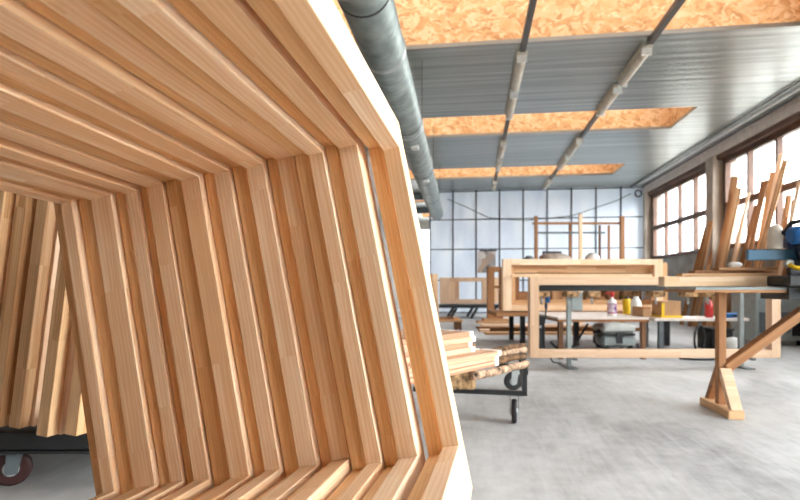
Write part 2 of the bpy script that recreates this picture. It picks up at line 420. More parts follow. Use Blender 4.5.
# big glazed gate, unseen, added in the right wall to let in side light
for di, (ga, gb) in enumerate([(-.88, 3.06)]):
    r = bpy.data.objects.new('door_%d' % (di+1), None); COL.objects.link(r); r['kind'] = 'structure'
    f = MB()
    for k in range(5): y = ga + (gb-ga)*k/4; f.mm(XR+.02, XR+.1, max(y-.05, ga), min(y+.05, gb), 0, HEAD)
    for z in (.05, 1.2, 2.4, HEAD-.05): f.mm(XR+.03, XR+.09, ga, gb, z-.05, z+.05)
    f.build('door_frame', M['win_frame'], r); MB().mm(XR+.055, XR+.061, ga, gb, .1, HEAD-.1).build('pane', M['glass'], r)
# translucent partition across the hall
PX0 = -1.36
wb = struct(MB().mm(PX0, XR, YP+.015, YP+.025, 0, ZC), 'wall_back', M['poly'])
f = MB()
for k in range(10):
    x = PX0 + .727*k; f.mm(x-.022, x+.022, YP-.02, YP+.014, 0, ZC)
for z in (.03, 1.05, 2.03, 2.97, 3.86): f.mm(PX0, XR, YP-.012, YP+.013, z-.016, z+.016)
f.build('grid', M['grid'], wb)
# roof beams of the part behind the partition edge
for y in (17.3, 20.6):
    ntrim += 1; struct(MB().mm(XL, PX0-.03, y, y+.14, 3.68, 3.9), 'trim_%d' % ntrim, M['grey_dark'])
struct(MB().mm(XR+.25, 60, -40, 60, -.3, -.1), 'ground', simple('outside_ground', srgb(200, 198, 194), .9, 0, .1, .3))

# ------------------------------------------------------------------ the stack of big frames in front
Cv = lambda t: RT*t[0] + UP*t[1] + FW*t[2]
K = 1.3/1.4
A = Cv((0.18410744, -0.045293, 0.981862)); B = Cv((-0.19251403, 0.97792809, 0.08120955)); Cn = Cv((0.96386866, 0.2039735, -0.1713243))
P0 = Vector((0, 0, EYE)) + Cv((.150598*K, -.412851*K, 1.3))
cs = [0, .1084, .2063, .3005, .3937, .5022, .5913, .7172, .8062, .8934, 1.0222]
da = [.0329, -.0159, -.02, .0096, -.0003, .002, -.0111, -.0036, .0044, -.0015, -.0102]
db = [-.0151, -.016, -.0163, .0012, -.0027, .0026, -.0001, .0077, .0105, .0127, .0156]
dH = [-.0278, -.0076, -.0061, -.003, -.0021, .0013, .0044, .0076, .0065, .0106, .0162]
TT = .074
def frame_parts(root, L, H, T, R, rb, Ws, Wt, Wb, mat, far=0.0):
    """a rebated timber frame: opening x in [-L, 0], z in [0, H]; thickness y in [0, T]; R = width of the raised part, rb = rebate depth"""
    def prof(W, e=0.0):
        return [(e+.002, 0), (R-.002, 0), (R, .002), (R, rb-.005), (R+.010, rb-.005), (R+.012, rb), (T-e, rb), (T-e, W), (e, W), (e, .002)]
    for side in (0, 1):
        m = MB()
        pos = (lambda n, q, t: Vector((q, n, t))) if side == 0 else (lambda n, q, t: Vector((-L-q, n, t)))
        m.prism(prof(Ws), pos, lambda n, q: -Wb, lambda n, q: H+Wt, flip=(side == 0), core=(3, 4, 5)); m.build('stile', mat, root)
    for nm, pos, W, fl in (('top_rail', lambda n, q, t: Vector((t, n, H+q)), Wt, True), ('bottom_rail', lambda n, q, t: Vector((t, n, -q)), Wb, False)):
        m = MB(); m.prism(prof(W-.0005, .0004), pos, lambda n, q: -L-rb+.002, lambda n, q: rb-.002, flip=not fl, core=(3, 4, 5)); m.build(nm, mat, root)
ordn = ['second', 'third', 'fourth', 'fifth', 'sixth', 'seventh', 'eighth', 'ninth', 'tenth']
for i in range(11):
    o = P0 - Cn*(cs[i]*K) + A*(da[i]*K) + B*(db[i]*K)
    Y = B.cross(A).normalized(); X = A.normalized(); Z = X.cross(Y).normalized()
    Mx = Matrix.Translation(o) @ Matrix((X, Y, Z)).transposed().to_4x4()
    lab = ('pale pine frame standing slightly apart, nearest the aisle' if i == 0 else
           'pine frame at the far dark end, touching the gap before the leaning sashes' if i == 10 else
           '%s leaning pine frame counted from the aisle in the big stack' % ordn[i-1])
    t = thing('window_casing', lab, 'wooden frame', group='big pine frames leaning in a stack', M=Mx)
    T = .086 if i == 0 else ((cs[i+1]-cs[i])*K - (.0035, .002, .006, .003)[i % 4] if i < 10 else .075)
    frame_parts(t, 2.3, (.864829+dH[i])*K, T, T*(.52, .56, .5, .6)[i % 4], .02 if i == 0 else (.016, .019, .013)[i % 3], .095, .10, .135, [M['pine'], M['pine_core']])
# the cart that carries them (mostly below the picture)
def caster(parent, p, r, wid=.035, red=False, dirv=Vector((0,1,0)), top=None):
    """p: floor contact in the parent's space; wheel > tyre hub, fork bracket"""
    p = Vector(p); ax = Vector((dirv.y, -dirv.x, 0)).normalized(); c = p + Vector((0,0,r))
    wh = MB().rev(c-ax*wid/2, ax, [(0, r*.86), (wid*.2, r), (wid*.8, r), (wid, r*.86)], 24).build('wheel', M['rubber_red' if red else 'rubber'], parent)
    MB().rev(c-ax*(wid/2+.004), ax, [(0, r*.42), (wid+.008, r*.42)], 16).build('hub', M['zinc'], wh)
    h = (2*r + .02) if top is None else top - p.z; f = MB()
    for sg in (-1, 1):
        q = c + ax*sg*(wid/2+.009)
        f.extr([(-r*.3, -r*.3), (r*.3, -r*.3), (r*.62, h-r-.006), (-r*.2, h-r-.006)], q-ax*.003, dirv, Vector((0,0,1)), ax*.006)
    f.box(p + Vector((0,0,h-.006)) + dirv*r*.2, (r*1.3, r*1.3, .012)); f.cyl(c-ax*(wid/2+.014), c+ax*(wid/2+.014), r*.13, 10)
    f.build('fork', M['grey_dark'] if red else M['zinc'], parent)
t = thing('frame_cart', 'low wheeled cart carrying the big stack of leaning pine frames', 'cart', (0,0,0))
WB = .135
def stk(a, b, c): return P0 + A*a + B*b - Cn*c
for a in (-.12, -1.55):
    m = MB(); q0 = stk(a, -WB-.050, -.03); q1 = stk(a, -WB-.020, 1.07); m.beam(q0, q1, .05, .045, B); m.build('bearer', M['timber_dark'], t)
    g0 = Vector((q0.x, q0.y, .135)); g1 = Vector((q1.x, q1.y, .135))
    MB().beam(g0, g1, .05, .04).build('cross_rail', M['steel_dark'], t)
    for s_ in (.06, .42, .72):
        e = q0.lerp(q1, s_); gg = g0.lerp(g1, s_)
        if e.z - .02 > .16: MB().beam((gg.x, gg.y, .15), (e.x, e.y, e.z-.02), .04, .04, Vector((0,1,0))).build('post', M['steel_dark'], t)
    for s_ in (.08, .92):
        e = g0.lerp(g1, s_); caster(t, (e.x, e.y, 0), .05, .03, top=.115)
q = [stk(a, -WB, 1.10) for a in (-1.55, -1.0)]
for a in (-1.0, -1.55): MB().beam(stk(a, -WB-.02, 1.055+.074), stk(a, .75, 1.055+.074), .05, .05, A).build('upright', M['timber_dark'], t)
MB().beam(Vector(stk(-.12, 0, .5)).xy.to_3d()+Vector((0,0,.135)), Vector(stk(-1.55, 0, .5)).xy.to_3d()+Vector((0,0,.135)), .05, .04).build('spine', M['steel_dark'], t)

# ------------------------------------------------------------------ sashes leaning on the second cart at the left
A2 = Cv((.19, -.03, .98)).normalized(); B2 = (Cv((.118, .99, .0))); B2 = (B2 - A2*B2.dot(A2)).normalized(); N2 = B2.cross(A2).normalized()
sash_px = [(76, 436.5, 2.2), (47, 437.5, 2.2), (19, 429, 2.28), (-2, 428, 2.28), (-26, 432, 2.26)]
slabs = ['sash frame nearest the big stack, half hidden by its last frame', 'sash frame with bright right edge, second from the big stack', 'brown sash frame with raised lower end, third from the big stack',
         'sash frame behind the dark gap, fourth from the big stack', 'sash frame cut by the left edge of the photo']
Z2 = A2.cross(N2).normalized()
sash_floor = 9
for i, (px, py, f) in enumerate(sash_px):
    o = at(px, py, f); Mx = Matrix.Translation(o) @ Matrix((A2, N2, Z2)).transposed().to_4x4()
    t = thing('narrow_window_casing', slabs[i], 'wooden frame', group='window sashes leaning at the left', M=Mx)
    # opening spans x 0.085..; local origin is the near bottom right corner
    Ls, Hs, Wd, Td = 1.0, 1.42, .088, .055
    for x0, x1 in ((0, Wd), (Ls+Wd, Ls+2*Wd)):
        m = MB(); m.mm(x0, x1, 0, Td, 0, Hs+2*Wd); m.build('stile', M['pine_side'], t, .002)
        if x0 == 0: MB().mm(x0+.055, x1-.004, -.014, -.0005, 0, Hs+2*Wd).build('glazing_bead', M['pine_pale'], t)
    for z0 in (0, Hs+Wd): MB().mm(Wd, Ls+Wd, .001, Td-.001, z0, z0+Wd).build('rail', M['pine_side'], t)
    sash_floor = min(sash_floor, o.z)
deck_z = .9 - 152.5/FPX*2.2 - .012
t = thing('sash_cart', 'dark steel cart with red-tyred castor under the leaning sashes', 'cart', (0,0,0))
zt = .9 - 152.5/FPX*2.2 - .012
m0 = at(100, 440, 2.42); m1 = at(-110, 440, 2.42)
for f, off in ((2.36, 0), (3.0, 0)):
    zz = zt-.042 if f < 2.5 else zt-.068; a0 = cam((92-400)/FPX*2.36 + (f-2.36)*.19, f, zz); a1 = cam((-100-400)/FPX*2.36+(f-2.36)*.19, f, zz)
    MB().beam(a0, a1, .06, .07).build('cross_beam', M['steel_dark'], t)
for s_ in (.04, .96):
    e0 = cam((92-400)/FPX*2.36, 2.36, zt-.075).lerp(cam((-100-400)/FPX*2.36, 2.36, zt-.075), s_)
    MB().beam(e0, e0 + FW*.64 + RT*.12, .05, .055).build('side_beam', M['steel_dark'], t)
m = MB(); k0 = cam((96-400)/FPX*2.36+.05, 2.33, zt-.098); k1 = cam((-100-400)/FPX*2.36, 2.33, zt-.098)
m.hexa(k0, k1-k0, FW*.75+RT*.13, UP*.012); m.build('deck', M['steel_dark'], t)
cw = cam((12-400)/FPX*2.40, 2.40, 0); caster(t, cw, .078, .04, True, (RT*.9+FW*.44).normalized(), zt-.099)
cw2 = cam((12-400)/FPX*2.40+.12, 3.0, 0); caster(t, cw2, .078, .04, True, (RT*.2+FW*.97).normalized(), zt-.099)
cw3 = cam((118-400)/FPX*2.40+.12, 3.0, 0); caster(t, cw3, .078, .04, True, (RT*.2+FW*.97).normalized(), zt-.099)
cw4 = cam((-90-400)/FPX*2.40, 2.40, 0); caster(t, cw4, .078, .04, True, (RT*.2+FW*.97).normalized(), zt-.099)

t = thing('covered_timber_stack', 'grey-brown sheet-covered timber stack glimpsed through the slit between the two nearest frames', 'timber stack', cam(-.92, 3.62, 0), TH)  # stack added to keep light off the floor at the left
m = MB(); m.mm(0, .75, 0, .8, .10, 1.82); m.build('cover', M['sheet_dark'], t, .05)
for x in (.05, .32, .6): MB().mm(x, x+.08, 0.01, .79, 0, .0995).build('bearer', M['timber_dark'], t)
for z in (.5, 1.0): MB().mm(-.004, .754, -.004, .804, z, z+.03).build('strap', M['black'], t)

# ------------------------------------------------------------------ lumber cart in the aisle
ax_c = (RT*.2 + FW*.98).normalized(); ax_x = Vector((ax_c.y, -ax_c.x, 0))        # its long axis, and its right
near_r = cam(.815, 3.42, 0)
t = thing('lumber_cart', 'small black steel cart with swivel castors carrying boards and bark slabs', 'cart', near_r)
lo = lambda x, y, z: ax_x*x + ax_c*y + UP*z
m = MB(); m.beam(lo(-.74, 0, .205), lo(0, 0, .205), .03, .03); m.beam(lo(-.74, 1.2, .205), lo(0, 1.2, .205), .03, .03)
m.beam(lo(-.015, 0, .205), lo(-.015, 1.2, .205), .03, .03); m.beam(lo(-.72, 0, .205), lo(-.72, 1.2, .205), .03, .03); m.build('base_frame', M['steel_dark'], t)
for y in (0, 1.2): MB().mm(-.015, .015, -.015, .015, 0, .138).build('post', M['steel_dark'], t, 0, lo(-.0155, y, .2205))
MB().beam(lo(-.0155, -.22, .372), lo(-.0155, 1.23, .372), .03, .026).build('side_rail', M['steel_dark'], t)
for (x, y, d) in ((-.08, .05, ax_c), (-.08, 1.15, (ax_x+ax_c*.3).normalized()), (-.66, .05, ax_c), (-.66, 1.15, ax_c)):
    caster(t, lo(x, y, 0), .078, .034, False, d, .19)
# split logs standing on the base and carrying the left ends of the slabs
for (x, y, lab) in ((-.43, 0.0, 'short split log with rough bark standing on the cart front bar'), (-.52, 1.19, 'short split log standing on the rear bar of the lumber cart')):
    m = MB(); pts = []
    for k in range(9):
        an = 2*math.pi*k/9; rr = .085*(1 + .22*math.sin(3*an+x*9) + random.uniform(-.1, .1)); pts.append((rr*1.15*math.cos(an), rr*.8*math.sin(an)))
    m.extr(pts, (0,0,0), Vector((1,0,0)), Vector((0,1,0)), Vector((.004, .006, .166)))
    m.build('log', M['log'], None, .006); o = bpy.context.scene.objects[m and [q.name for q in COL.objects][-1]]
    o.name = 'split_log'; o.location = near_r + lo(x, y, .2215); tag(o, lab, 'log', None, 'thing')
bd = (RT*.653 + FW*.757).normalized(); bn = Vector((bd.y, -bd.x, 0))                # along the boards, and their right-hand side
stick_l = ['nearest bark-edged slab on the lumber cart, its end on the corner post', 'second bark-edged slab from the front of the lumber cart', 'third bark-edged slab from the front of the lumber cart', 'rearmost bark-edged slab on the lumber cart']
for i, (px, py) in enumerate([(527, 364), (525, 355.5), (524.5, 349.5), (524.5, 345)]):
    zc = .412; f = (EYE-zc)*FPX/(py-HZ); e = cam((px-400)/FPX*f, f, zc)
    L = .62 if i == 0 else .75
    m = MB(); pts = []; rs = []
    for k in range(9):
        s_ = k/8; pts.append(e - bd*(L*(1-s_)) + UP*random.uniform(-.002, .002) + bn*random.uniform(-.006, .006)); rs.append(.022*random.uniform(.85, 1.1))
    m.tube(pts, .022, 9, 0, rs)
    solo(m, 'bark_slab', [M['bark'] if i % 2 else M['bark_pale']], stick_l[i], 'wood slab', 'bark slabs across the lumber cart')
# planed boards piled on the slabs
e0 = cam(.575, 3.08, 0)
rows = []
z = .437
for lay in range(7):
    th = .028; n = 4 if lay < 3 else 3; back = 0 if lay < 3 else .16; side = (0 if lay < 3 else .07) + (0, .014, -.004)[lay % 3]
    for k in range(n):
        rows.append((z, th, k*.132 + side + random.uniform(-.004, .004), back + random.uniform(-.015, .02)))
    z += th + .0012
lname = ['lowest', 'second', 'third', 'fourth', 'fifth', 'sixth', 'topmost']; kname = ['front', 'second', 'third', 'rear']
i = 0
for lay in range(7):
    for k in range(4 if lay < 3 else 3):
        z, th, sd, bk = rows[i]; i += 1
        p1 = e0 - bn*(-.0) - bd*bk + Vector((-bn.x, -bn.y, 0))*sd; L = 1.05
        ori = p1 - bd*L
        t = thing('planed_board', '%s board in the %s layer of the pile on the lumber cart' % (kname[k], lname[lay]), 'board', (ori.x, ori.y, z), math.atan2(bd.y, bd.x), 'white-ended boards piled on the lumber cart')
        MB().mm(0, L-.035, 0, .118, 0, th).build('plank', M['pine_cut'], t, .0015)
        MB().mm(L-.035, L, -.0006, .1186, -.0003, th+.0003).build('end_seal', M['end_seal'], t)['label'] = 'white sealed end of the board'

# ------------------------------------------------------------------ plain frames further back
def plain_frame(name, label, cat, px0, px1, py0, py1, f, Ws, Wt, dep, mat, group=None, rz=TH):
    p = at(px0, py1, f); w_ = (px1-px0)/FPX*f; h_ = (py1-py0)/FPX*f
    t = thing(name, label, cat, p, rz, group)
    for x0 in (0, w_-Ws): MB().mm(x0, x0+Ws, 0, dep, 0, h_).build('stile', mat, t, .003)
    for nm, z0 in (('bottom_rail', 0), ('top_rail', h_-Wt)): MB().mm(Ws, w_-Ws, .0008, dep-.0008, z0+.0005, z0+Wt-.0005).build(nm, mat, t, .003)
    return t
plain_frame('door_casing', 'large pale door frame clamped upright on the grey stand beside the trestle', 'wooden frame', 530, 781, 277, 358, 5.6, .095, .085, .10, M['pine_pale'])
# the clamping stand behind it
t = thing('clamping_stand', 'grey steel clamping stand holding the large pale door frame', 'workshop stand', flo(571, 5.76), TH)
lx = (745-571)/FPX*5.76; y_ = .05
for x in (0, lx):
    MB().mm(x-.022, x+.022, y_, y_+.05, 0, .83).build('post', M['grey_paint'], t, .003)
    MB().mm(x-.05, x+.05, -.1, .3, 0.0, .012).build('foot', M['grey_dark'], t)
    MB().mm(x-.02, x+.02, -.15, y_-.001, .105, .13).build('bracket', M['grey_dark'], t)
MB().mm(-.34, lx+.1, y_, y_+.09, .835, .90).build('beam', M['steel_dark'], t, .004)
MB().mm(.024, .14, y_-.004, y_+.008, .62, .82).build('plate', M['grey_paint'], t)
for x in (-.3, .02, .25, .95, 1.30, 1.52):
    j = MB().mm(x-.07, x+.07, y_-.06, y_+.11, .77, .833).build('clamp_jaw', M['log'], t, .008)
    MB().cyl((x, y_+.02, .69), (x, y_+.02, .772), .012, 10).build('spindle', M['zinc'], j)
# frames stacked on the assembly table behind
for i, (a, b, c_, d, f, mt, lab) in enumerate([
        (503, 663, 259, 311, 8.0, M['pine'], 'front frame of the upright set on the low assembly table'),
        (507, 667, 262.5, 310.5, 8.16, M['pine_side'], 'middle frame of the upright set on the low assembly table'),
        (511, 668, 264, 310, 8.32, M['beam_brown'], 'rear frame of the upright set on the low assembly table')]):  # darker wood paints shade into the middle and rear frames
    plain_frame('window_casing', lab, 'wooden frame', a, b, c_, d, f, .13, .09 if i == 0 else .16, .11, mt, 'frames set upright on the assembly table')
t = thing('assembly_table', 'low timber assembly table under the upright frame set', 'table', flo(503, 7.9), TH)
zt2 = EYE - 26.2/FPX*8.0 - .012
MB().mm(-.1, 2.6, 0, .9, zt2-.06, zt2).build('table_top', M['plank_brown'], t, .004)
for x in (.3, 1.1, 2.45):
    for y in (.05, .85): MB().mm(x-.035, x+.035, y-.03, y+.03, 0, zt2-.0605).build('leg', M['steel_dark'], t)
MB().mm(-.05, 2.55, .83, .87, .14, .2).build('stretcher', M['plank_brown'], t)
for i, (x, w_, h_, mt) in enumerate([(.26, .32, .30, 'plank_brown'), (.62, .24, .24, 'board'), (.90, .26, .34, 'board'), (1.20, .2, .27, 'plank_brown'), (1.44, .3, .22, 'board'), (1.78, .2, .31, 'plank_brown'), (2.02, .3, .36, 'log')]):
    o = solo(MB().mm(0, w_, 0, .24, 0, h_), 'wood_block', M[mt], ['first', 'second', 'third', 'fourth', 'fifth', 'sixth', 'last'][i] + ' wood block from the left in the row inside the upright frame set', 'wood block', 'wood blocks on the assembly table', .006, flo(503, 7.9) + RT*x + FW*.6 + UP*(zt2+.001)); o.rotation_euler = (0, 0, TH + .1*math.sin(i*3))
# thin rails lying on the clamp stand level, behind
for i, (py, lab) in enumerate([(275.5, 'thin rail tied high across the frame set')]):
    p0, p1 = at(512, py, 7.9), at(652, py, 7.9)
    solo(MB().beam(p0, p1, .04, .045), 'cross_batten', M['pine'], 'thin pale batten fixed across the opening of the frame set', 'batten')
# frames on trestles near the partition
for i, (a, b, f) in enumerate([(440, 492, 14.3), (445, 496, 14.6), (450, 500, 14.9)]):
    plain_frame('casement_casing', ['nearest', 'middle', 'rearmost'][i] + ' small frame on the dark trestle by the partition', 'wooden frame', a, b, 277.5, 303.5+.2*(1-i), f, .26, .11, .12, M['pine_pale'] if i % 2 == 0 else M['pine'], 'small frames on the trestle by the partition')
t = thing('trestle', 'dark low trestle under the small frames by the partition', 'trestle', flo(438, 14.2), TH)
zt3 = EYE - 19.2/FPX*14.3 - .02
MB().mm(-.05, 1.8, 0, .95, zt3-.08, zt3-.0).build('top_beam', M['steel_dark'], t)
for x in (.45, 1.0, 1.65):
    for y in (.05, .85): MB().beam((x-.12, y, 0.01), (x+.05, y, zt3-.085), .07, .07, Vector((0,1,0))).build('leg', M['steel_dark'], t)
# narrow upright frame
t = thing('sidelight_casing', 'narrow orange-brown upright frame with a square opening, standing on planks', 'wooden frame', cam((488-400)/FPX*12.6, 12.6, .1035), TH)
hh = 1.33-.10; ww = .36
for x0, x1 in ((0, .15), (ww-.07, ww)): MB().mm(x0, x1, 0, .22, 0, hh).build('stile', M['beam_brown'], t, .004)
MB().mm(.15, ww-.07, .001, .219, hh-.12, hh-.001).build('top_rail', M['beam_brown'], t); MB().mm(.15, ww-.07, .001, .219, .001, .2).build('bottom_rail', M['beam_brown'], t)
MB().mm(.15, ww-.07, .001, .219, .72, .78).build('middle_rail', M['beam_brown'], t)
for i, (x, w_, y0, z0, h_) in enumerate([(478, .75, -.12, 0, .05), (484, .66, .0, .0515, .05)]):
    p = cam((x-400)/FPX*12.5, 12.5+y0*.3, z0)
    t = MB().mm(0, w_, 0, .4, 0, h_); solo(t, 'base_plank', M['pine_side'] if i else M['board'], ['lower', 'upper'][i] + ' plank under the narrow upright frame', 'plank', None, .003, p).rotation_euler = (0, 0, TH)
# planks on the floor beyond the stand
for i, (px, f, L, mt) in enumerate([(486, 9.6, 2.3, 'board'), (480, 10.2, 2.6, 'pine_pale'), (478, 10.9, 2.6, 'plank_brown'), (482, 11.5, 2.3, 'pine_pale')]):
    o = solo(MB().mm(0, L, 0, .22, 0, .045), 'floor_plank', M[mt], ['nearest', 'second', 'third', 'furthest'][i] + ' long plank lying on the floor behind the clamping stand', 'plank', 'planks on the floor behind the stand', .003, flo(px, f)); o.rotation_euler = (0, 0, TH + .01*i)
# low bench with offcuts
t = thing('low_bench', 'low rough bench with dark legs behind the lumber cart', 'bench', flo(440, 10.6), TH)
MB().mm(-.1, .45, 0, .3, .16, .21).build('seat', M['board'], t, .006)
for x in (-.04, .33, .41):
    for y in (.04, .26): MB().mm(x-.025, x+.025, y-.025, y+.025, 0, .1595).build('leg', M['timber_dark'], t)
for i, (x, y, rz, L) in enumerate([(-.08, .01, .05, .22), (-.06, .14, .0, .3), (.28, .06, .6, .12)]):
    p = flo(440, 10.6) + RT*x + FW*y + UP*.2115
    solo(MB().mm(0, L, 0, .06, 0, .045), 'offcut', M['plank_brown'], ['left', 'middle', 'slanting right'][i] + ' wood offcut on the low rough bench', 'offcut', 'offcuts on the low bench', .004, p).rotation_euler = (0, 0, TH+rz)
# boards leaning next to the near stack, seen in the gap
for i, (px, mt) in enumerate([(427, 'pine'), (432, 'pine_side'), (437, 'pine')]):
    p0 = flo(px, 9.4+i*.12); p1 = cam((px-401.5-400+400)/FPX*(9.5+i*.12), 9.6+i*.12, 1.1); p1.z = 1.1
    solo(MB().beam(p0+UP*.02, p1, .085, .05, FW), 'upright_board', M[mt], ['left', 'middle', 'right'][i] + ' short upright board just past the edge of the near frame', 'board', 'short boards behind the near frames', .003)
# ------------------------------------------------------------------ rack in front of the partition
t = thing('timber_rack', 'tall orange-brown timber rack standing before the partition', 'rack', flo(536, 12.0), TH)
rw = (622-536)/FPX*12
for (x, y, w_, zt_, mt) in ((0, 0, .07, 2.45, 'beam_brown'), (.93, .5, .06, 2.32, 'beam_brown'), (1.0, 0, .07, 2.5, 'pine'), (1.62, .5, .05, 2.3, 'timber_dark'), (rw-.1, .5, .05, 2.3, 'beam_brown'), (rw, 0, .09, 2.45, 'beam_brown')):
    MB().mm(x-w_/2, x+w_/2, y-w_/2, y+w_/2, 0, zt_).build('post', M[mt], t, .003)
MB().mm(-.06, rw+.08, .036, .09, 2.27, 2.32).build('beam', M['beam_brown'], t)
MB().mm(.1, rw-.2, .44, .474, 2.10, 2.14).build('rod', M['grey_dark'], t)
MB().mm(-.2, rw+.12, -.06, .58, 1.40, 1.44).build('shelf', M['plank_brown'], t)
p = flo(536, 12.0) + UP*1.4415
def lump(name, mat, label, cat, pos, sx, sy, sz, seed):
    m = MB(); rnd = random.Random(seed); n, q = 16, 6; R = []
    for j in range(q):
        ph = j/(q-1)*math.pi/2; R.append(len(m.v))
        for k in range(n):
            an = 2*math.pi*k/n; s_ = 1+rnd.uniform(-.1, .1)
            m.v.append(Vector((sx*math.cos(an)*math.cos(ph)**.6*s_ if j < q-1 else 0, sy*math.sin(an)*math.cos(ph)**.6*s_ if j < q-1 else 0, sz*math.sin(ph)*(s_ if 0 < j else 1))))
    for j in range(q-1):
        for k in range(n):
            m.quad((R[j]+k, R[j]+(k+1) % n, R[j+1]+(k+1) % n, R[j+1]+k), [(0,0),(1,0),(1,1),(0,1)], 0, True)
    m.quad(tuple(R[0]+k for k in reversed(range(n))), [(0,0)]*n)
    o = solo(m, name, mat, label, cat, None, 0, pos); o.rotation_euler = (0, 0, TH); return o
lump('sheet_bundle', M['sheet'], 'beige crumpled sheet bundle on the rack shelf', 'bundle', p + RT*.5 + FW*.25, .38, .2, .18, 3)
lump('sack', M['grey_dark'], 'small grey sack at the left post of the rack', 'sack', p + RT*-.06 + FW*.40, .12, .12, .13, 5)
lump('pale_sheet_roll', M['white_plastic'], 'pale sheet heap at the right of the rack shelf', 'bundle', p + RT*1.36 + FW*.25, .16, .14, .2, 8)
t = thing('tool_bracket', 'dark bar bracket standing on the rack shelf behind the beige bundle', 'bracket', p + RT*.28 + FW*.5, TH)
MB().mm(0, .44, -.025, .025, .20, .25).build('bar', M['steel_dark'], t); MB().mm(0, .05, -.022, .022, 0, .1995).build('leg', M['blue_dark'], t); MB().mm(.39, .43, -.022, .022, 0, .1995).build('leg', M['steel_dark'], t)
# poster on the partition
t = thing('hanging_poster', 'grey and beige poster with dark top strip on the partition', 'poster', cam((477.5-400)/FPX*16.72, 16.72, 1.28), 0)
t.location.y = YP-.05
MB().mm(0, .56, 0, .012, 0, .68).build('print', M['poster'], t); MB().mm(.06, .6, -.01, .02, .68, .72).build('top_strip', M['black'], t)

# ------------------------------------------------------------------ low table and the things around it
t = thing('low_table', 'low table with white top and brown edge behind the door frame', 'table', flo(560, 6.45), TH)
tw = 1.06
MB().mm(-.03, tw, -.03, 1.36, .485, .508).build('table_top', M['paper_white'], t); MB().mm(-.034, tw+.004, -.034, 1.364, .455, .4845).build('edge', M['plank_brown'], t)
for (x, y) in ((0.01, .02), (tw-.05, .02), (.01, 1.3), (tw-.05, 1.3)): MB().mm(x-.02, x+.03, y-.02, y+.03, 0, .4545).build('leg', M['timber_dark'], t)
tz = .5085
def bottle(p):
    t = thing('spray_bottle', 'clear spray bottle with red cap and coloured label on the low table', 'bottle', p)
    MB().rev((0,0,0), UP, [(0,.05),(.01,.055),(.17,.055),(.2,.04),(.215,.018),(.24,.018)], 18).build('body', M['white_plastic'], t)
    MB().rev((0,0,.03), UP, [(0,.0556),(.13,.0556)], 18, 0, (False, False)).build('label', M['label'], t)
    c = MB().rev((0,0,.24), UP, [(0,.026),(.03,.026),(.035,.032),(.06,.032),(.065,.012)], 14).build('cap', M['red'], t)
    MB().mm(-.07, .02, -.012, .012, .28, .30).build('nozzle', M['red'], c)
bottle(flo(612, 6.75)+UP*tz)
t = thing('yellow_can', 'yellow can with dark lid behind the spray bottle', 'can', flo(626.5, 7.2)+UP*tz)
MB().rev((0,0,0), UP, [(0,.044),(.006,.048),(.2,.048),(.206,.044)], 18).build('body', M['yellow'], t); MB().rev((0,0,.2065), UP, [(0,.03),(.03,.026)], 14).build('lid', M['black'], t)
t = thing('white_canister', 'white canister beside the yellow can on the low table', 'canister', flo(636, 7.0)+UP*tz)
MB().rev((0,0,0), UP, [(0,.06),(.01,.064),(.17,.064),(.2,.045),(.22,.03),(.24,.03)], 18).build('body', M['white_plastic'], t); MB().mm(-.012, .012, .065, .08, .06, .18).build('handle', M['white_plastic'], t)
def carton(name, label, p, w_, d_, h_, mat, tape, rz=TH):
    t = thing(name, label, 'box', p, rz)
    MB().mm(0, w_, 0, d_, 0, h_).build('body', mat, t, .003); MB().mm(w_*.0-.001, w_+.001, -.0015, d_*.3, h_-.03*1, h_+.0015).build('tape', tape, t)
carton('cardboard_box', 'brown cardboard box at the right end of the low table', flo(641, 6.6)+UP*tz+FW*-.05+FW*.0, .10, .3, .12, M['card'], M['plank_brown'])
# canister vacuum under the table
t = thing('workshop_vacuum', 'light grey workshop vacuum with dark band under the low table', 'vacuum cleaner', flo(601, 7.3)+RT*.02, TH)
MB().mm(0, .46, 0, .4, .05, .2).build('tank', M['grey_paint'], t, .03); MB().mm(.005, .455, .005, .395, .2005, .235).build('band', M['black'], t, .005)
MB().mm(-.005, .465, -.005, .405, .2355, .36).build('lid', M['lid_grey'], t, .04); MB().mm(.19, .27, -.02, -.0005, .1, .25).build('latch', M['black'], t)
for x in (.07, .40):
    for y in (.05, .35): MB().rev((x-.02, y, .05), (1,0,0), [(0,.048),(.04,.048)], 14).build('wheel', M['rubber'], t)
MB().tube([(.0, .1, .28), (-.08, .05, .22), (-.1, .0, .12), (-.02, -.05, .05), (.1, -.08, .03), (.3, -.09, .03), (.47, -.06, .03), (.5, .05, .08)], .018, 8).build('hose', M['black'], t)
t = thing('floor_nozzle', 'black vacuum floor nozzle with slanting tube beneath the low table', 'vacuum nozzle', flo(556, 7.2), TH)
MB().mm(0.1, .46, 0, .12, 0, .035).build('nozzle', M['black'], t, .012); MB().tube([(.2, .06, .032), (.28, .06, .08), (.36, .1, .2), (.5, .2, .36)], .017, 8).build('tube', M['black'], t); MB().tube([(.1, .06, .02), (0, .05, .06), (-.06, .05, .13)], .016, 8).build('elbow', M['black'], t)
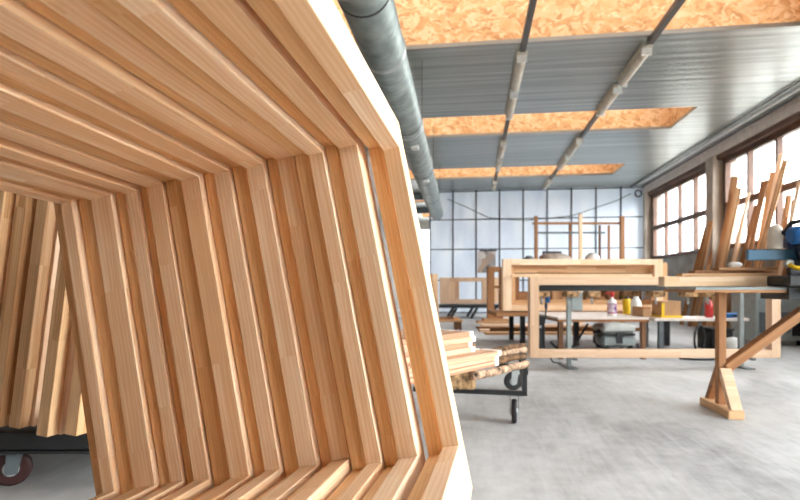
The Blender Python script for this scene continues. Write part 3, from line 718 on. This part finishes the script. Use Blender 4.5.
# blue spray gun hanging from the stand beam
t = thing('spray_gun', 'blue spray gun hanging on a black hose from the clamp stand', 'spray gun', at(548, 300, 5.95), TH)
MB().mm(-.03, .02, -.02, .02, -.03, .05).build('body', M['blue'], t, .008); MB().tube([(-.02, 0, .04), (0, 0, .075), (.03, 0, .085)], .012, 8).build('barrel', M['steel_dark'], t); MB().mm(-.035, -.008, -.015, .015, -.10, -.0305).build('handle', M['blue_dark'], t, .006)
MB().tube([(-.02, 0, -.10), (-.03, .0, -.2), (-.06, .02, -.36), (-.04, .05, -.5), (.03, .1, -.62), (.09, .12, -.71), (.2, .15, -.728)], .009, 8).build('hose', M['black'], t); MB().tube([(.0, 0, .05), (.01, .0, .1), (.0, .02, .14)], .005, 6).build('hook', M['steel_dark'], t)
# dark press unit behind the left stile
t = thing('press_unit', 'dark steel press unit on the floor left of the low table', 'machine', flo(535, 6.9), TH)
MB().mm(0, .13, 0, .3, .06, .50).build('housing', M['steel_dark'], t, .01); MB().mm(.02, .11, -.012, -.0005, .3, .42).build('panel', M['black'], t)
for x in (.02, .11):
    for y in (.03, .27): MB().mm(x-.02, x+.02, y-.02, y+.02, 0, .0595).build('foot', M['rubber'], t)
MB().rev((.065, -.012, .36), (0,-1,0), [(0,.02),(.02,.016)], 12).build('knob', M['zinc'], t)
# white-topped bench with carton, right of the low table
t = thing('side_bench', 'white-topped side bench running behind the trestle post', 'bench', flo(655, 7.25), TH)
MB().mm(0, 1.28, 0, .55, .41, .445).build('bench_top', M['paper_white'], t)
for (x, y) in ((1.2, .05), (1.2, .5), (.1, .5)): MB().mm(x-.03, x+.03, y-.03, y+.03, 0, .4095).build('leg', M['grey_dark'], t)
MB().mm(.07, .13, .02, .08, 0, .4095).build('leg', M['grey_dark'], t)
t = thing('parts_carton', 'open cardboard carton with yellow edges on the white-topped bench', 'box', flo(660, 7.4)+UP*.4465, TH)
MB().mm(.03, .29, 0, .3, .03, .23).build('body', M['card'], t, .003); MB().mm(.01, .31, -.012, .31, 0, .0295).build('tray', M['yellow'], t); MB().mm(0.02, .06, -.008, -.0005, .03, .2).build('corner_strip', M['yellow'], t)
t = thing('blue_case', 'flat blue tool case on the right of the white-topped bench', 'case', flo(726, 7.4)+UP*.4465, TH)
MB().mm(0, .25, 0, .2, 0, .06).build('body', M['blue'], t, .006); MB().mm(.08, .17, -.02, -.0005, .02, .04).build('handle', M['black'], t)
solo(MB().rev((0,0,0), UP, [(0,.05),(.2,.05),(.21,.03),(.24,.03)], 16), 'red_can', M['red'], 'small red can just left of the trestle post', 'can', None, 0, flo(709, 7.45)+UP*.4465)
# coiled hose standing on the floor
t = thing('hose_coil', 'black hose coil standing on edge beside the trestle post', 'hose', flo(700, 6.95), 0)
m = MB(); pts = []
for k in range(41):
    an = 2*math.pi*k/40; pts.append(RT*(.13*math.sin(an)) + FW*(.12*math.sin(an)+.02*k/40) + UP*(.19 + .175*math.cos(an)))
m.tube(pts, .014, 8); m.build('loop', M['rubber'], t)
m = MB(); m.tube([RT*-.56+FW*-.55+UP*.02, RT*-.4+FW*-.6+UP*.014, RT*-.2+FW*-.6+UP*.014, RT*-.05+FW*-.5+UP*.014, RT*0+FW*-.2+UP*.014, FW*.0+UP*.015], .013, 8); m.build('tail', M['rubber'], t)
# grey cabinet machine at the right
t = thing('machine_cabinet', 'grey machine cabinet standing behind the trestle brace', 'machine', flo(756, 7.85), TH)
MB().mm(0, .75, 0, .6, .08, .84).build('housing', M['grey_paint'], t, .012); MB().mm(.05, .5, -.015, -.0005, .2, .5).build('door', M['grey_dark'], t); MB().mm(.46, .48, -.03, -.0155, .3, .4).build('handle', M['black'], t)
MB().mm(.53, .72, -.012, -.0005, .15, .35).build('vent', M['black'], t)
for x in (.05, .7):
    for y in (.05, .55): MB().mm(x-.04, x+.04, y-.04, y+.04, 0, .0795).build('foot', M['rubber'], t)
t = thing('black_crate', 'black crate with a pale drum under the white-topped bench', 'crate', flo(713, 7.33), TH)
MB().mm(0, .28, 0, .4, 0, .27).build('body', M['black'], t, .01); MB().mm(-.01, .29, -.01, .41, .2705, .30).build('rim', M['steel_dark'], t)
solo(MB().rev((0,0,0), UP, [(0,.10),(.02,.12),(.15,.12),(.2,.08),(.22,.0)], 20), 'white_drum', M['white_plastic'], 'small white drum on the floor before the black crate', 'drum', None, 0, flo(733, 7.0))

# ------------------------------------------------------------------ trestle table on the right
t = thing('trestle_table', 'brown trestle table with braced post and gusseted foot, on the right', 'table', (1.745, 4.07, 0))
MB().mm(-.05, .05, -.235, .23, 0, .055).build('foot_beam', M['pine_side'], t, .003)
MB().mm(-.026, .026, -.03, .03, .0555, .845).build('post', M['beam_brown'], t, .003)
for sg in (-1, 1):
    m = MB(); m.extr([(.036, .315), (.036, .25), (.16, .056), (.215, .056), (.05, .315)], (-.024 if sg < 0 else -.02, 0, 0), Vector((0, sg, 0)), UP, Vector((.074 if sg < 0 else .045, 0, 0)))
    m.build('gusset', M['pine_pale'] if sg < 0 else M['beam_brown'], t, .002)
MB().beam((.03, 0, .31), (.66, 0, .815), .06, .085, Vector((0,-1,0))).build('brace', M['beam_brown'], t, .003)
MB().mm(-.23, .36, -.14, .45, .847, .866).build('table_top', M['beam_brown'], t, .002); MB().mm(-.22, .36, -.139, .449, .8662, .8835).build('laminate', M['grey_paint'], t)
MB().mm(.45, 1.6, -.1, .1, .80, .838).build('top_beam', M['beam_brown'], t, .003)
MB().mm(.36, .44, -.16, .2, .80, .884).build('joint_block', M['steel_dark'], t, .003)
MB().mm(1.35, 1.42, -.035, .035, 0, .7995).build('post', M['beam_brown'], t)
MB().mm(.442, 1.6, -.22, .45, .8385, .89).build('roller_table', M['paper_white'], t, .004)
X0 = 1.745; Y0 = 4.07
o = solo(MB().mm(0, .82, 0, .12, 0, .075), 'planed_beam', M['pine'], 'thick planed beam lying along the trestle table', 'beam', None, .003, (1.40, Y0+.10, .889)); o.rotation_euler = (0, 0, .02)
for i, (x, y, z, L, rz, mt) in enumerate([(1.52, .09, .9655, .66, .05, 'board'), (1.62, .12, .9870, .56, .09, 'plank_brown'), (1.78, .11, 1.0085, .4, .03, 'board')]):
    o = solo(MB().mm(0, L, 0, .1, 0, .02), 'thin_board', M[mt], ['lowest', 'middle', 'top'][i] + ' thin board lying on the thick beam of the trestle table', 'board', 'thin boards on the trestle table', .002, (x, Y0+y, z)); o.rotation_euler = (0, 0, rz)
solo(MB().rev((0,0,0), (1,.1,0), [(0,.014),(.01,.02),(.07,.02),(.085,.012)], 14), 'white_tube', M['white_plastic'], 'small white tube lying on the thin boards', 'tube', None, 0, (1.87, Y0+.15, 1.0490))
# mitre saw
t = thing('mitre_saw', 'blue and black mitre saw with cream dust hood on the steel table', 'saw', (2.205, 4.05, .8905))
MB().mm(-.13, .5, -.2, .08, 0, .075).build('base', M['black'], t, .01)
MB().rev((.2, -.06, .0755), UP, [(0,.13),(.02,.13),(.024,.12)], 28).build('turntable', M['zinc'], t)
MB().mm(-.27, .12, .04, .08, .185, .262).build('fence_rail', M['blue_grey'], t, .006)
MB().mm(.0, .08, .03, .078, .0755, .184).build('fence_post', M['steel_dark'], t, .004)
MB().mm(-.01, .30, .02, .12, .2625, .36).build('motor_arm', M['blue_dark'], t, .02)
MB().rev((.13, .0, .26), (0,-1,0), [(0,.12),(.05,.12),(.06,.1)], 26).build('blade_guard', M['blue_dark'], t)
MB().rev((-.05, -.05, .345), (1,.0,.15), [(0,.045),(.02,.062),(.2,.062),(.24,.04)], 22).build('motor', M['blue'], t)
MB().rev((-.085, .06, .2625), Vector((.04,0,1)), [(0,.046),(.02,.048),(.12,.046),(.155,.038),(.175,.018)], 20).build('dust_hood', M['cream'], t)
MB().mm(-.062, -.046, .010, .018, .36, .39).build('hood_slot', M['black'], t)
MB().tube([(-.06, -.07, .15), (-.04, -.10, .125), (.0, -.12, .12), (.05, -.1, .14), (.07, -.06, .18)], .016, 8).build('yellow_handle', M['yellow'], t)
MB().tube([(-.03, .05, .36), (-.01, .0, .44), (.07, -.02, .46), (.14, .03, .40)], .018, 8).build('grip', M['black'], t)
MB().rev((-.02, .03, .16), (0,-1,0), [(0,.03),(.03,.03),(.035,.02)], 14).build('knob', M['zinc'], t)

# ------------------------------------------------------------------ planks leaning at the right-hand windows
def on_wall(px, py, X=5.17):
    u = (px-400)/FPX; dx = -math.sin(TH)+u*math.cos(TH); dy = math.cos(TH)+u*math.sin(TH); s_ = X/dx
    return Vector((X, s_*dy, EYE+(HZ-py)/FPX*s_))
pl = [(711, 221, .055, 'plank_brown', 'short brown plank just left of the concrete column'), (707.5, 225, .06, 'plank_brown', 'short dark plank second left of the concrete column'),
      (735, 177, .085, 'board', 'plank with a notched top, first right of the column'), (739, 188, .07, 'board', 'wide plank, second right of the column'),
      (749, 193, .035, 'pine_pale', 'thin pale lath leaning at the window mullion'), (763.5, 181, .05, 'board', 'left one of two close planks mid-window'),
      (767, 180, .035, 'plank_brown', 'right one of two close planks mid-window'), (772.5, 172, .05, 'plank_brown', 'broad brown plank behind the cream saw hood'),
      (781, 154, .045, 'pine_pale', 'tallest pale batten leaning at the windows'), (785.5, 160, .05, 'board', 'tall plank right beside the tallest batten'),
      (794, 200, .04, 'plank_brown', 'short thin plank behind the blue saw motor'), (799.5, 181, .035, 'pine_pale', 'thin pale batten at the photo edge by the windows'),
      (757, 205, .05, 'plank_brown', 'short plank behind the thin lath'), (789, 195, .055, 'board', 'short plank between the tall battens and the saw'),
      (729, 214, .07, 'plank_brown', 'low brown plank right against the column'), (744, 216, .06, 'board', 'low plank between the second plank and the thin lath'), (770, 212, .06, 'plank_brown', 'low dark plank left of the broad brown plank'),
      (716, 236, .06, 'board', 'shortest plank, before the concrete column'), (752, 226, .07, 'board', 'lowest plank under the window mullion')]
for i, (px, py, w_, mt, lab) in enumerate(pl):
    p1 = on_wall(px, py, 5.15 if i != 0 else 5.02); lean = .19*p1.z*(1+.25*math.sin(i*2.3)); p0 = Vector((p1.x-lean, p1.y+.12*math.sin(i*1.7), .012))
    solo(MB().beam(p0, p1, w_*1.5, .034, Vector((.8,1,.15))), 'leaning_plank', M[mt], lab, 'plank', 'planks leaning at the windows', .002)

# ------------------------------------------------------------------ ceiling services
d0 = Vector((-.80, 3.5, 3.10)); d1 = Vector((-1.12, 16.7, 3.14)); dv = (d1-d0).normalized()
t = thing('air_duct', 'long galvanised round duct hanging under the ceiling beside the frames', 'duct', d0)
MB().rev((0,0,0), dv, [(0,.205), ((d1-d0).length,.205)], 36).build('pipe', M['duct'], t)
MB().rev(-dv*4.5, dv, [(0,.29), (4.42,.29), (4.46,.30), (4.5,.30), (4.51,.21)], 36).build('wide_pipe', M['duct'], t)
for k in range(5):
    s_ = 1.4 + k*2.35; MB().rev(dv*s_, dv, [(0,.208),(.01,.218),(.06,.218),(.07,.208)], 36, 0, (False, False)).build('joint_ring', M['zinc'], t)
for s_ in (.4, 3.6, 6.6, 9.8):
    q = dv*s_; hng = MB()
    for sg in (-1, 1): hng.beam(q + Vector((sg*.212, 0, 0)), q + Vector((sg*.212, 0, ZC-d0.z)), .006, .006, Vector((0,1,0)))
    hng.rev(q-dv*.015, dv, [(0,.2065),(.002,.21),(.028,.21),(.03,.2065)], 36, 0, (False, False)); hng.build('hanger', M['steel_dark'], t)
for s_ in (4.25, 6.8):
    q = dv*s_ + Vector((.06, 0, -.205)); MB().box(q, (.11, .14, .05)).build('inspection_hatch', M['white_plastic'], t, .006)
ln = {}
rowA = [(.62, y) for y in (6.98, 8.32, 11.2, 12.55, 15.35)]; rowB = [(2.14, y) for y in (6.98, 8.32, 11.2, 12.55, 15.35)]
lampp = None
where = ['first', 'second', 'third', 'fourth', 'fifth']
for nm, row in (('nearer the duct', rowA), ('nearer the windows', rowB)):
    for k, (x, y) in enumerate(row):
        lab = '%s tube light from the near end, in the row %s' % (where[k], nm); loc = (x, y, ZC-.001)
        if lampp is None:
            lampp = thing('ceiling_tube_light', lab, 'ceiling light', loc, 0, 'tube lights in two rows')
            MB().mm(-.07, .07, 0, 1.1, -.05, 0).build('housing', M['cream_paint'], lampp, .004)
            MB().rev((0, .03, -.075), (0,1,0), [(0,.058),(1.04,.058)], 16).build('diffuser', M['cream'], lampp)
            for y_ in (0, 1.07): MB().mm(-.062, .062, y_, y_+.03, -.137, -.0505).build('end_cap', M['white_plastic'], lampp)
        else: dup(lampp, lab, loc)
for (x, lab) in ((.62, 'dark conduit carrying the light row nearer the duct'), (2.14, 'dark conduit carrying the light row nearer the windows')):
    t = thing('light_conduit', lab, 'conduit', (x, 0, 0))
    for (y0, y1) in WELLS[:4]: MB().mm(-.035, .035, y0-.12, y1+.12, ZC-.07, ZC-.0005).build('bridge', M['conduit'], t, .003)
    for (y0, y1) in ((6.87, 6.97), (8.09, 8.31), (10.97, 11.19), (12.31, 12.54), (13.66, 13.67)): MB().mm(-.012, .012, y0, y1, ZC-.03, ZC-.0005).build('cable', M['grey_paint'], t)
for i, (x, z, r_, mt, lab) in enumerate([(4.72, 3.87, .016, 'conduit', 'dark pipe along the ceiling furthest from the windows'), (5.0, 3.83, .018, 'conduit', 'dark pipe along the ceiling nearer the windows'), (4.88, 3.87, .025, 'white_plastic', 'white pipe along the ceiling between two dark pipes')]):
    solo(MB().cyl((x, YF+.02, z), (x, YP-.04, z), r_, 10), 'ceiling_pipe', M[mt], lab, 'pipe')
solo(MB().tube([(-.8, YP-.06, 3.62), (-.2, YP-.08, 3.35), (.5, YP-.08, 3.0), (1.6, YP-.08, 2.9), (3.0, YP-.08, 3.02), (4.3, YP-.08, 3.45), (4.72, YP-.1, 3.66)], .011, 6), 'hanging_cable', M['black'], 'thin black cable sagging across the translucent partition', 'cable')
m = MB(); pts = [Vector((4.93+.09*math.cos(2*math.pi*k/24), YP-.1-.001*k, 3.66+.10*math.sin(2*math.pi*k/24))) for k in range(25)]
m.tube(pts, .02, 8); solo(m, 'hanging_cable_coil', M['black'], 'small black cable coil high in the corner by the windows', 'cable')

# ------------------------------------------------------------------ light, camera
wd = bpy.data.worlds.new('overcast'); S.world = wd; wd.use_nodes = True; nt = wd.node_tree; nt.nodes.clear()
wo = nt.nodes.new('ShaderNodeOutputWorld'); bg = nt.nodes.new('ShaderNodeBackground'); nt.links.new(bg.outputs[0], wo.inputs[0])
geo = nt.nodes.new('ShaderNodeTexCoord'); dt = nt.nodes.new('ShaderNodeVectorMath'); dt.operation = 'DOT_PRODUCT'; dt.inputs[1].default_value = (.9, -.12, .25)
nt.links.new(geo.outputs['Generated'], dt.inputs[0]); mr = nt.nodes.new('ShaderNodeMapRange'); nt.links.new(dt.outputs['Value'], mr.inputs[0])
for k_, v_ in ((1, -.2), (2, 1.0), (3, .8), (4, 3.6)): mr.inputs[k_].default_value = v_
nt.links.new(mr.outputs[0], bg.inputs[1]); bg.inputs[0].default_value = (.98, .99, 1.0, 1)     # overcast, brightest towards the hidden sun
cd = bpy.data.cameras.new('camera'); co = bpy.data.objects.new('camera', cd); COL.objects.link(co); S.camera = co
co.location = (0, 0, EYE); co.rotation_euler = (math.pi/2, 0, TH)
cd.sensor_width = 36; cd.lens = 24; cd.shift_y = (HZ-250)/800; cd.clip_start = .02
cd.dof.use_dof = True; cd.dof.focus_distance = 1.4; cd.dof.aperture_fstop = 4.0
S.view_settings.view_transform = 'Standard'; S.view_settings.look = 'None'; S.view_settings.gamma = 1; S.view_settings.use_curve_mapping = False
S.view_settings.exposure = 2.9
S.cycles.use_denoising = True
S.cycles.max_bounces = 10; S.cycles.diffuse_bounces = 7; S.cycles.transparent_max_bounces = 12; S.cycles.sample_clamp_indirect = 8
